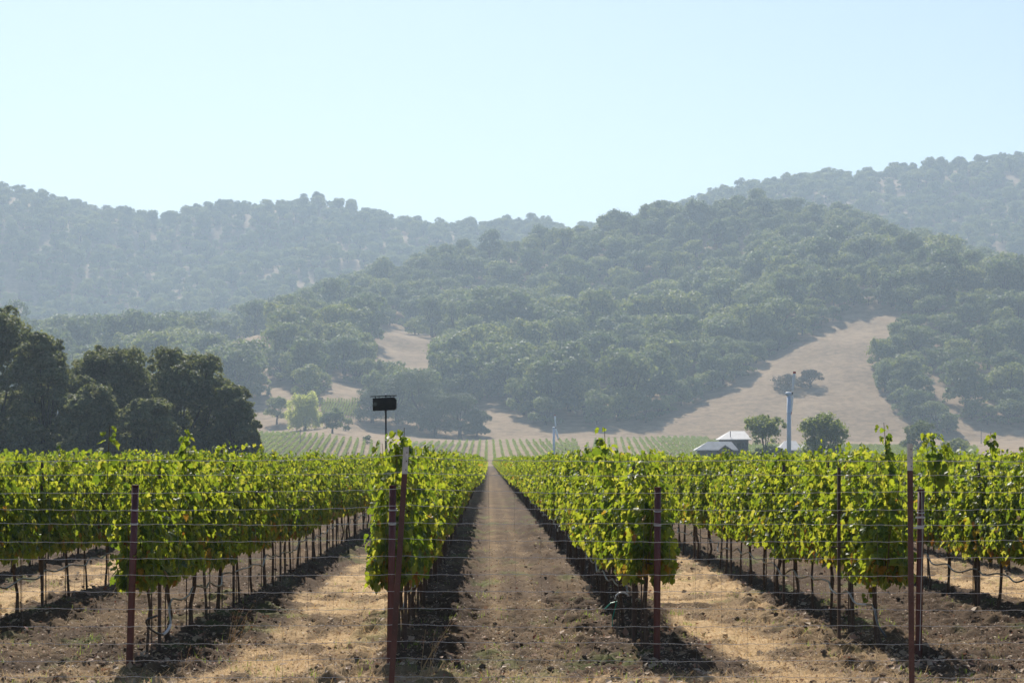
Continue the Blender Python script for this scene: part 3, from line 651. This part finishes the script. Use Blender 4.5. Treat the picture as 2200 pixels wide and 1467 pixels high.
# tangle of fittings at the foot of the row right of the lane
xx, yy = row_x(1) - .19, 22.0; zb = gz(xx, yy)
t = thing('irrigation_riser', 'white hose fitting with green tape below the vines right of the lane', 'pipe fitting', (xx, yy, zb))
b = MB(); b.tube([[0, 0, -.1], [0, 0, .40]], .0075, 8); b.obj('riser', M['hose'], t)
b = MB(); th = np.linspace(0, 2.6, 12); b.tube(np.stack([-.02 + .075 * (1 - np.cos(th)), 0 * th, .40 + .07 * np.sin(th)], 1), .009, 8); b.obj('pale_hose', M['pvc'], t, True)
b = MB(); b.tube([[.0, -.02, .38], [-.07, -.03, .36], [-.13, -.02, .30]], .006, 5); b.tube([[-.01, -.02, .36], [-.05, -.03, .2], [-.05, -.02, .12]], .005, 5); b.obj('tie_tape', M['tape'], t)
# tall shoots standing above the canopy
rt = np.random.default_rng(77)
for (u, d, top, lab) in [(230, 19.9, 913, 'tall leafy vine shoot above the left rusty end post'), (397, 24.0, 916, 'thin upright vine shoot right of the left rusty end post'), (868, 19.9, 918, 'big leafed shoots above the leaning white tipped post'),
                         (1303, 21.6, 918, 'arching leafy shoot above the row right of the lane'), (1907, 22.0, 908, 'tall single vine shoot left of the upright white tipped post'), (2010, 21.0, 930, 'bushy vine shoot above the far right rusty end post'), (2132, 26.5, 928, 'upright vine shoot near the right photo edge')]:
    x = at_px(u, d); z1 = zpx(top, d); z0 = 1.55; t = thing('vine_shoot', lab, 'vine shoot', (x, d, z0), 'tall shoots above the canopy')
    L = z1 - z0; bush = 'bush' in lab or 'big' in lab; b = MB(); q = np.linspace(0, 1, 6); bend = rt.normal(0, .05)
    pth = np.stack([bend * q ** 2, .03 * q, L * q], 1); b.tube(pth, np.linspace(.006, .003, 6), 5); b.obj('cane', M['cane'], t)
    m = 70 if bush else 30; s = np.sort(rt.uniform(.2, 1.0, m)); az = rt.uniform(0, 6.28, m); out = np.stack([np.cos(az), np.sin(az), 0 * az], 1)
    Pp = np.stack([np.interp(s, q, pth[:, a]) for a in range(3)], 1) + out * rt.uniform(.02, .16 if bush else .07, m)[:, None]
    b = MB(); vine_leaves(b, Pp, out * .6 + np.array([0, 0, -.7]) + rt.normal(size=(m, 3)) * .3, out * .7 + np.array([0, -.2, .7]) + rt.normal(size=(m, 3)) * .4, .105 * rt.uniform(.7, 1.2, m) * (1 - .45 * s ** 3), rt, np.zeros(m, int), True)
    b.obj('leaves', M['leaf'], t)

# the shoot that hangs down beside the first line post of the right row
x = at_px(1862, 21.5); t = thing('vine_shoot', 'leafy vine shoot hanging down along the line post left of the upright fence post', 'vine shoot', (x, 21.5, .50), 'tall shoots above the canopy')
q = np.linspace(0, 1, 7); pth = np.stack([.03 * np.sin(q * 4), -.02 - .03 * q, .02 + .62 * q], 1); b = MB(); b.tube(pth, .004, 5); b.obj('cane', M['cane'], t)
m = 46; s = rt.uniform(0, 1, m); az = rt.uniform(0, 6.28, m); out = np.stack([np.cos(az), np.sin(az) - .4, 0 * az], 1); Pp = np.stack([np.interp(s, q, pth[:, a]) for a in range(3)], 1) + out * .035
b = MB(); vine_leaves(b, Pp, out * .5 + np.array([0, 0, -.8]) + rt.normal(size=(m, 3)) * .25, out * .8 + np.array([0, -.3, .5]) + rt.normal(size=(m, 3)) * .35, (.05 + .05 * s) * rt.uniform(.8, 1.2, m), rt, (rt.uniform(size=m) < .12).astype(int), True); b.obj('leaves', [M['leaf'], M['yleaf']], t)

# ------------------------------------------------------------------ wire fence in front
FD = F / 365.0; fz = gz(0, FD)
fence = thing('wire_fence', 'galvanised woven wire fence on two steel posts across the foreground', 'fence', (0, FD, 0))
wires = MB(); rf = np.random.default_rng(5); xs = np.arange(-5.2, 5.2, .0381)
XP = (at_px(868, FD), at_px(1955, FD))
def sag(x): return -.045 * (1 - np.exp(-(np.abs(np.asarray(x)[..., None] - np.array([XP[0]])) / .35).min(-1)))
for j in range(19):
    z0 = 1.963 - .1 * j; k = .9 if j == 0 else (.55 if j < 4 else .25)
    ph = rf.uniform(0, 6); z = z0 - .045 + (.045 + sag(xs)) * 1.0 * k + .045 * (1 - k) + .0022 * np.sin(xs / .1524 * 2 * np.pi + ph) + .004 * np.sin(xs * 1.7 + ph) + .002 * np.sin(xs * 5.1 + j)
    wires.tube(np.stack([xs, .002 * np.sin(xs / .1524 * np.pi), z], 1), .00130 if j else .0017, 5, False)
for x in np.arange(-5.18, 5.2, .1524):
    z = np.linspace(.06, 1.86, 36)
    wires.tube(np.stack([x + .004 * np.sin(z * 6 + x * 3) + rf.normal(0, .0006, 36), .003 + 0 * z, z], 1), .0006, 4, False, 1)
wires.obj('wire_mesh', [M['galv'], M['dullwire']], fence)
for (ut, yt, ub, yb, side) in ((873, 960, 841, 1467, -1), (1954, 953, 1958, 1467, 1)):
    xt, zt = at_px(ut, FD), zpx(yt, FD); xb, zb2 = at_px(ub, FD), zpx(yb, FD); sl = (xt - xb) / (zt - zb2)
    fp = lambda z: xt + (z - zt) * sl
    def tee(b, z0, z1):
        n = 12; z = np.linspace(z0, z1, n); sec = np.array([(-.0165, -.004), (.0165, -.004), (.0165, .0), (.003, .0), (.003, .028), (-.003, .028), (-.003, .0), (-.0165, .0)]); m = len(sec)
        v = np.stack([np.stack([fp(zz) + sec[:, 0], sec[:, 1] - .010, np.full(m, zz)], 1) for zz in z]).reshape(-1, 3)
        i, j = np.meshgrid(np.arange(n - 1), np.arange(m), indexing='ij'); i, j = i.ravel(), j.ravel(); k = (j + 1) % m
        b.add(v, np.stack([i * m + j, i * m + k, (i + 1) * m + k, (i + 1) * m + j], 1)); b.add(v[-m:], [list(range(m))])
    zs_ = zt - .158
    post = thing('fence_post', None, None); post.parent = fence; del_keys = [k for k in post.keys()]
    b = MB(); tee(b, -.4, zs_); b.obj('steel_tee', M['tpost'], post)
    b = MB(); tee(b, zs_, zt); b.obj('painted_tip', M['white'], post)
    b = MB()
    for z in np.arange(.1, zs_, .055): b.box((fp(z), -.016, z), (.009, .005, .016))
    b.obj('stud', M['tpost'], post)['kind'] = 'stuff'
    b = MB()
    for z in np.arange(zs_ + .025, zt, .05): b.box((fp(z) + .006, -.0155, z), (.005, .004, .007))
    b.obj('bolt_mark', M['iron'], post)

# ------------------------------------------------------------------ nest box on a pole
d = 66.8; x = at_px(829, d); t = thing('nest_box', 'dark wooden owl nest box on a tall thin pole above the vines', 'nest box', (x, d, gz(x, d)))
s = d / F; zc = zpx(867, d) - gz(x, d)
b = MB(); b.tube([[0, 0, -.4], [0, 0, zc - 14 * s]], .028, 10); b.tube([[0, .0, zc + 14 * s], [0, 0, zc + 18.5 * s]], .026, 10); b.obj('pole', M['iron'], t, True)
b = MB(); pr = np.array([(-27.5, -15.5), (19, -13.5), (22.5, -10), (23, 8), (19, 13), (15, 13.6), (-27.5, 11)]) * s; n = len(pr); dp = .22
v = np.concatenate([np.stack([pr[:, 0] + .0, np.full(n, -dp), zc + pr[:, 1]], 1), np.stack([pr[:, 0], np.full(n, dp), zc + pr[:, 1]], 1)])
b.add(v, [[i, (i + 1) % n, n + (i + 1) % n, n + i] for i in range(n)]); b.add(v[:n], [list(range(n))[::-1]]); b.add(v[n:], [list(range(n))])
bx = b.obj('box', M['darkwood'], t)
b = MB(); hc = np.array([-22.5 * s, -dp - .004, zc - 1.5 * s]); b.tube([hc, hc + [0, .008, 0]], [.062, .062], 14); b.obj('entrance_hole', M['glass'], bx)
b = MB(); b.add([[-33 * s, -.25, zc + 14.6 * s], [23 * s, -.25, zc + 17 * s], [23 * s, .25, zc + 17 * s], [-33 * s, .25, zc + 14.6 * s], [-33 * s, -.25, zc + 15.6 * s], [23 * s, -.25, zc + 18 * s], [23 * s, .25, zc + 18 * s], [-33 * s, .25, zc + 15.6 * s]],
      [[3, 2, 1, 0], [4, 5, 6, 7], [0, 1, 5, 4], [1, 2, 6, 5], [2, 3, 7, 6], [3, 0, 4, 7]]); b.obj('roof_board', M['darkwood'], t)
for q in (-22, -14, 10, 18):
    b = MB(); b.tube([[q * s, -.15, zc + 10.5 * s], [q * s, -.15, zc + 15.6 * s + (q + 33) * .04 * s]], .014, 6); b.obj('roof_spacer', M['iron'], t)
b = MB(); b.tube([[0, 0, zc + 18.5 * s], [0, 0, zc + 19.6 * s], [0, 0, zc + 20.6 * s], [0, 0, zc + 21.2 * s]], [.022, .03, .028, .010], 10); b.obj('finial', M['white'], t, True)

# ------------------------------------------------------------------ wind machines
def wind_machine(lab, u, d, hub_y, r_t, blades, tilt):
    x = at_px(u, d); z0 = float(height(np.array([x]), np.array([d]))[0]); t = thing('wind_machine', lab, 'wind machine', (x, d, z0), 'orchard wind machines')
    H = zpx(hub_y, d) - z0
    b = MB(); b.tube([[0, 0, -.5], [0, 0, H * .5], [0, 0, H - .45]], [r_t * 1.06, r_t, r_t * .95], 18); b.obj('tower', M['tower'], t, True)
    b = MB()
    for z in (2.2, H * .45, H * .75): b.tube([[0, 0, z], [0, 0, z + .07]], r_t * 1.16, 18)
    b.obj('flange_ring', M['tower'], t)
    b = MB(); b.tube([[r_t * .75, .0, 2.0], [r_t * .72, -.1, H * .55], [r_t * .7, 0, H - .4]], .045, 6); b.obj('drive_conduit', M['blade'], t)
    b = MB(); b.tube([[-.45, 0, H - .15], [-.43, 0, H - .15], [-.2, 0, H - .12], [.2, 0, H - .1], [.36, 0, H - .05]], [.10, .20, .25, .22, .13], 12); b.tube([[0, 0, H - .5], [0, 0, H - .25]], .22, 12); b.obj('gear_head', M['tower'], t, True)
    b = MB(); b.tube([[.34, 0, H - .05], [.46, 0, H - .03], [.54, 0, H - .02]], [.15, .15, .04], 12); b.obj('hub', M['iron'], t, True)
    for L, a in blades:
        c = np.array([.44, 0, H - .03]); dr = np.array([math.sin(a) , .0, math.cos(a)]); q = np.linspace(.1, 1, 9); b = MB()
        ch = np.interp(q, [0, .2, 1], [.34, .66, .44]); tw = np.interp(q, [0, 1], [.9, .25]); vv = []
        for qq, cc, ww in zip(q, ch, tw):
            side = np.array([math.cos(ww) * .9, math.sin(ww), 0]); nn = np.array([-math.sin(ww), math.cos(ww), 0]); p = c + dr * L * qq
            vv += [p - side * cc * .5, p + nn * cc * .09, p + side * cc * .5, p - nn * cc * .09]
        vv = np.array(vv)
        def blade_part(i0, i1, name, m, par):
            b = MB(); f = [[(i * 4 + j), i * 4 + (j + 1) % 4, (i + 1) * 4 + (j + 1) % 4, (i + 1) * 4 + j] for i in range(i0, i1) for j in range(4)]
            b.add(vv, f); b.add(vv[i1 * 4:i1 * 4 + 4], [[0, 1, 2, 3]]); b.add(vv[i0 * 4:i0 * 4 + 4], [[3, 2, 1, 0]]); return b.obj(name, m, par, False)
        bl = blade_part(0, 8, 'blade', M['blade'], t)
        tip = vv[-4:]; b = MB(); b.add(np.vstack([tip, tip + dr * .28]), [[0, 1, 5, 4], [1, 2, 6, 5], [2, 3, 7, 6], [3, 0, 4, 7], [4, 5, 6, 7]]); b.obj('blade_tip', M['redtip'], bl)
    return t
wind_machine('tall pale wind machine tower with one blade up, between the two yard trees', 1695, 270, 844, .27, ((2.5, .10), (2.4, math.pi + .10)), 0)
wind_machine('small distant pale wind machine standing right of the lane end', 1190, 550, 918, .30, ((3.0, -.05), (3.0, math.pi - .22)), 0)

# ------------------------------------------------------------------ farmhouse, barn
def prism_roof(b, x0, x1, y0, y1, ze, zr, hip0, hip1, th=.18):
    """roof with its ridge along x; hip0 and hip1 pull in the ridge ends"""
    ym = (y0 + y1) / 2
    v = np.array([[x0, y0, ze], [x1, y0, ze], [x1, y1, ze], [x0, y1, ze], [x0 + hip0, ym, zr], [x1 - hip1, ym, zr]]); w2 = v.copy(); w2[:, 2] += th
    b.add(np.vstack([v, w2]), [[6, 7, 11, 10], [8, 9, 10, 11], [0, 4, 5, 1], [2, 5, 4, 3], [0, 1, 7, 6], [2, 3, 9, 8]])
    b.add(w2, [[3, 0, 4], [1, 2, 5]]); b.add(v, [[4, 0, 3], [5, 2, 1]]); b.add(np.vstack([v, w2]), [[1, 2, 8, 7], [3, 0, 6, 9]])
d = 520; s = d / F; hx = lambda u: (u - 1560) * s; hz = lambda y: zpx(y, d) - .05
house = thing('farmhouse', 'farmhouse with stacked pale hipped roofs left of the yard trees', 'house', (at_px(1560, d), d, .05))
b = MB(); b.box(((hx(1551) + hx(1607)) / 2, 3.0, hz(945) / 2 - .2), (hx(1607) - hx(1551), 8, hz(945) + .4)); b.obj('wall', M['wall'], house)
b = MB(); b.box(((hx(1496) + hx(1576)) / 2, -3.2, hz(968) / 2 - .2), (hx(1576) - hx(1496), 4.4, hz(968) + .4)); b.obj('wing_wall', M['wall'], house)
b = MB(); prism_roof(b, hx(1544), hx(1613), -1.6, 7.6, hz(945), hz(927), 3.0, 1.2); b.obj('upper_roof', M['roof'], house)
b = MB(); prism_roof(b, hx(1488), hx(1580), -6.2, -.9, hz(968), hz(950), 3.4, 1.4); b.obj('lower_roof', M['roof'], house)
b = MB(); gx0, gx1, gm = hx(1536), hx(1570), hx(1551)
b.add([[gx0, -6.9, hz(968)], [gx1, -6.9, hz(968)], [gm, -6.9, hz(956)], [gx0, -5.6, hz(968)], [gx1, -5.6, hz(968)], [gm, -5.6, hz(956)]], [[0, 2, 5, 3], [2, 1, 4, 5], [1, 0, 3, 4]]); b.add([[gx0, -6.9, hz(968)], [gx1, -6.9, hz(968)], [gm, -6.9, hz(956)]], [[0, 1, 2]]); b.obj('porch_gable', M['trim'], house)
for (uu, zz_) in ((1586, 5.4), (1590, 2.4), (1601, 2.4), (1598, 5.4)):
    b = MB(); b.box((hx(uu), -1.03, zz_), (1.0, .06, 1.3)); wnd = b.obj('window', M['trim'], house)
    b = MB(); b.box((hx(uu), -1.07, zz_), (.8, .04, 1.1)); b.obj('pane', M['glass'], wnd)
b = MB(); b.box((hx(1523), -5.46, 1.05), (1.0, .06, 2.1)); b.obj('door', M['trim'], house)
b = MB(); b.tube([[hx(1569), -.2, hz(940)], [hx(1569), -.2, hz(926)]], .09, 8); b.obj('vent_pipe', M['trim'], house)
d = 545; s = d / F; hx = lambda u: (u - 1712) * s; hz = lambda y: zpx(y, d) - .05
barn = thing('barn', 'low pale roofed barn half hidden behind the wind machine and tree', 'barn', (at_px(1712, d), d, .05))
b = MB(); b.box(((hx(1676) + hx(1748)) / 2, 2, hz(968) / 2 - .2), (hx(1748) - hx(1676), 7, hz(968) + .4)); b.obj('wall', M['wall'], barn)
b = MB(); prism_roof(b, hx(1670), hx(1722), -2.0, 6.0, hz(968), hz(948), 2.2, 1.2); b.obj('roof', M['roof'], barn)
b = MB(); prism_roof(b, hx(1723), hx(1753), -1.6, 5.6, hz(968), hz(950), 1.0, .6); b.obj('annex_roof', M['roof'], barn)
b = MB(); b.box((hx(1700), -1.53, 1.4), (2.6, .06, 2.8)); b.obj('door', M['trim'], barn)

# ------------------------------------------------------------------ utility poles
def upole(lab, u, ytop, ybase, arm):
    x, d, z = hit(u, ybase, 640); H = zpx(ytop, d) - z; t = thing('utility_pole', lab, 'utility pole', (x, d, z))
    b = MB(); b.tube([[0, 0, -1], [0, 0, H]], [.19, .13], 8); b.obj('shaft', M['pole'], t, True)
    if arm:
        b = MB(); b.box((arm * .15, 0, H - .35), (arm, .16, .16)); b.obj('crossarm', M['pole'], t)
        for q in (-.34, .0, .42, .62):
            b = MB(); b.tube([[arm * q, 0, H - .27], [arm * q, 0, H - .05], [arm * q, 0, H + .02]], [.05, .07, .03], 6); b.obj('insulator', M['white'], t)
    return t
upole('utility pole with a wide crossarm behind the dusty dark tree', 1999, 893, 944, 4.6)
upole('short thin utility pole on bare ground near the right edge', 2108, 922, 953, 1.0)
upole('thin grey pole standing in the distant left vineyard', 645, 921, 958, 0)

# ------------------------------------------------------------------ ground cover near the rows
rg = np.random.default_rng(21)
def spots(n, y0, y1, pw=1.0):
    y = 1 / rg.uniform(1 / y1, 1 / y0, n); x = rg.uniform(-.25, .27, n) * y; return x, y
def zs_of(x, y): return height(x, y) + micro(x, y)
x, y = spots(150000, 17.5, 75); s = straw_amount(x, y); k = rg.uniform(size=len(x)) < s * .9; x, y = x[k], y[k]; n = len(x); z = zs_of(x, y)
az = rg.uniform(0, 6.28, n); el = rg.uniform(.02, .75, n) ** 1.5; L = rg.uniform(.05, .22, n); dr = np.stack([np.cos(az) * np.cos(el), np.sin(az) * np.cos(el), np.sin(el)], 1); sd = np.stack([-np.sin(az), np.cos(az), 0 * az], 1) * (rg.uniform(.0014, .0036, n) * (y / 20) ** .5)[:, None]
p0 = np.stack([x, y, z - .003], 1); b = MB(); b.add(np.stack([p0 - sd, p0 + sd, p0 + dr * L[:, None] + sd * .4, p0 + dr * L[:, None] - sd * .4], 1).reshape(-1, 3), np.arange(4 * n).reshape(n, 4)); tag(b.obj('dry_straw', M['dstraw']), kind='stuff')
x, y = spots(48000, 17.5, 90); s = straw_amount(x, y); k = rg.uniform(size=len(x)) > s * .8; x, y = x[k], y[k]; n = len(x); z = zs_of(x, y)
b = MB(); Nn = rg.normal(size=(n, 3)) * .45 + np.array([0, -.1, 1.]); leaf_quads(b, np.stack([x, y, z + .012], 1), Nn, .034, rg, 0, .6); x, y = spots(9000, 17.5, 70); i, f = lane(x); rd = np.minimum(f, 1 - f) * ROW; k = rg.uniform(size=len(x)) < .06 + .5 * np.exp(-(rd / .35) ** 2); x, y = x[k], y[k]; n = len(x); z = zs_of(x, y)
leaf_quads(b, np.stack([x, y, z + .02], 1), rg.normal(size=(n, 3)) * .5 + np.array([0, -.1, 1.]), .075, rg, 0, .8); tag(b.obj('leaf_litter', M['litter']), kind='stuff')
# clods: small lumps of turned soil, most of them beside the rows
ico = np.array([(0, 0, 1), (.89, 0, .45), (.28, .85, .45), (-.72, .53, .45), (-.72, -.53, .45), (.28, -.85, .45), (.72, .53, -.45), (-.28, .85, -.45), (-.89, 0, -.45), (-.28, -.85, -.45), (.72, -.53, -.45), (0, 0, -1)])
icf = np.array([(0, 1, 2), (0, 2, 3), (0, 3, 4), (0, 4, 5), (0, 5, 1), (1, 6, 2), (2, 7, 3), (3, 8, 4), (4, 9, 5), (5, 10, 1), (6, 7, 2), (7, 8, 3), (8, 9, 4), (9, 10, 5), (10, 6, 1), (11, 7, 6), (11, 8, 7), (11, 9, 8), (11, 10, 9), (11, 6, 10)])
x, y = spots(15000, 17.5, 60); i, f = lane(x); rd = np.minimum(f, 1 - f) * ROW; s = straw_amount(x, y); k = rg.uniform(size=len(x)) < (.18 + .8 * np.exp(-((rd - .42) / .28) ** 2)) * (1 - .75 * s); x, y = x[k], y[k]; n = len(x); z = zs_of(x, y)
R = .007 + .026 * rg.uniform(size=n) ** 3; v = ico[None] * rg.uniform(.6, 1.3, (n, 12, 1)) * R[:, None, None] * np.array([1.15, 1, .75]); v = v + np.stack([x, y, z + R * .1], 1)[:, None]
b = MB(); b.add(v.reshape(-1, 3), (np.arange(n)[:, None, None] * 12 + icf[None]).reshape(-1, 3)); tag(b.obj('soil_clods', M['clod']), kind='stuff')
# green weeds
cx, cy = spots(300, 17.6, 60); cx = np.concatenate([cx, at_px(np.array([680, 690, 780, 1040, 1060, 1120, 2080, 2100, 1280]), 18.7)]); cy = np.concatenate([cy, np.full(9, 18.7)]) + 0
w_ = rg.integers(0, len(cx), 5200); x = cx[w_] + rg.normal(0, .06, 5200); y = cy[w_] + rg.normal(0, .09, 5200); n = 5200; z = zs_of(x, y)
az = rg.uniform(0, 6.28, n); el = rg.uniform(.5, 1.4, n); L = rg.uniform(.03, .10, n); dr = np.stack([np.cos(az) * np.cos(el), np.sin(az) * np.cos(el), np.sin(el)], 1) * L[:, None]; sd = np.stack([-np.sin(az), np.cos(az), 0 * az], 1) * .004
p0 = np.stack([x, y, z - .004], 1); b = MB(); b.add(np.stack([p0 - sd, p0 + sd, p0 + dr], 1).reshape(-1, 3), np.arange(3 * n).reshape(n, 3)); tag(b.obj('green_weeds', M['weed']), kind='stuff')
for (u, d, lab, m, hh) in [(905, 18.55, 'dry seeding grass stalks beside the leaning white tipped post', 7, .55), (500, 21.5, 'dry weed with pale seed heads in the shadow right of the left post', 8, .5), (395, 19.0, 'few dry grass stalks at the bottom left of the photo', 4, .3), (2135, 18.6, 'few thin dry stalks at the bottom right corner', 4, .34)]:
    x = at_px(u, d); t = thing('dry_weed', lab, 'weed', (x, d, gz(x, d) - .02), 'dry weeds at the row ends')
    for j in range(m):
        b = MB()
        a = rg.normal(.35, .25); L = hh * rg.uniform(.7, 1.15); q = np.linspace(0, 1, 5); p = np.stack([rg.normal(0, .04) + L * math.sin(a) * q ** 1.3, rg.normal(0, .04) + .05 * q, L * math.cos(a) * q], 1); b.tube(p, np.linspace(.0026, .0012, 5), 4, False)
        for _ in range(4):
            c = p[-1] + rg.normal(0, .018, 3) - (p[-1] - p[-2]) * rg.uniform(0, 1); b.tube([c, c + [0.004, 0, .009], c + [.007, 0, .02]], [.001, .005, .001], 5, False, 1)
        b.obj('stalk', [M['dstraw'], M['litter']], t)

# ------------------------------------------------------------------ hazy air
hm = bpy.data.materials.new('hazy_air'); hm.use_nodes = True; nt = hm.node_tree; nt.nodes.remove(nt.nodes['Principled BSDF'])
pv = nt.nodes.new('ShaderNodeVolumePrincipled'); pv.inputs['Color'].default_value = (.65, .82, 1.0, 1); pv.inputs['Density'].default_value = HAZE_DENSITY; pv.inputs['Anisotropy'].default_value = .25
nt.links.new(pv.outputs[0], nt.nodes['Material Output'].inputs['Volume'])
try: hm.cycles.homogeneous_volume = True
except Exception: pass
b = MB(); b.box((0, 1690, 245), (8400, 3640, 496)); tag(b.obj('haze', hm), kind='stuff')
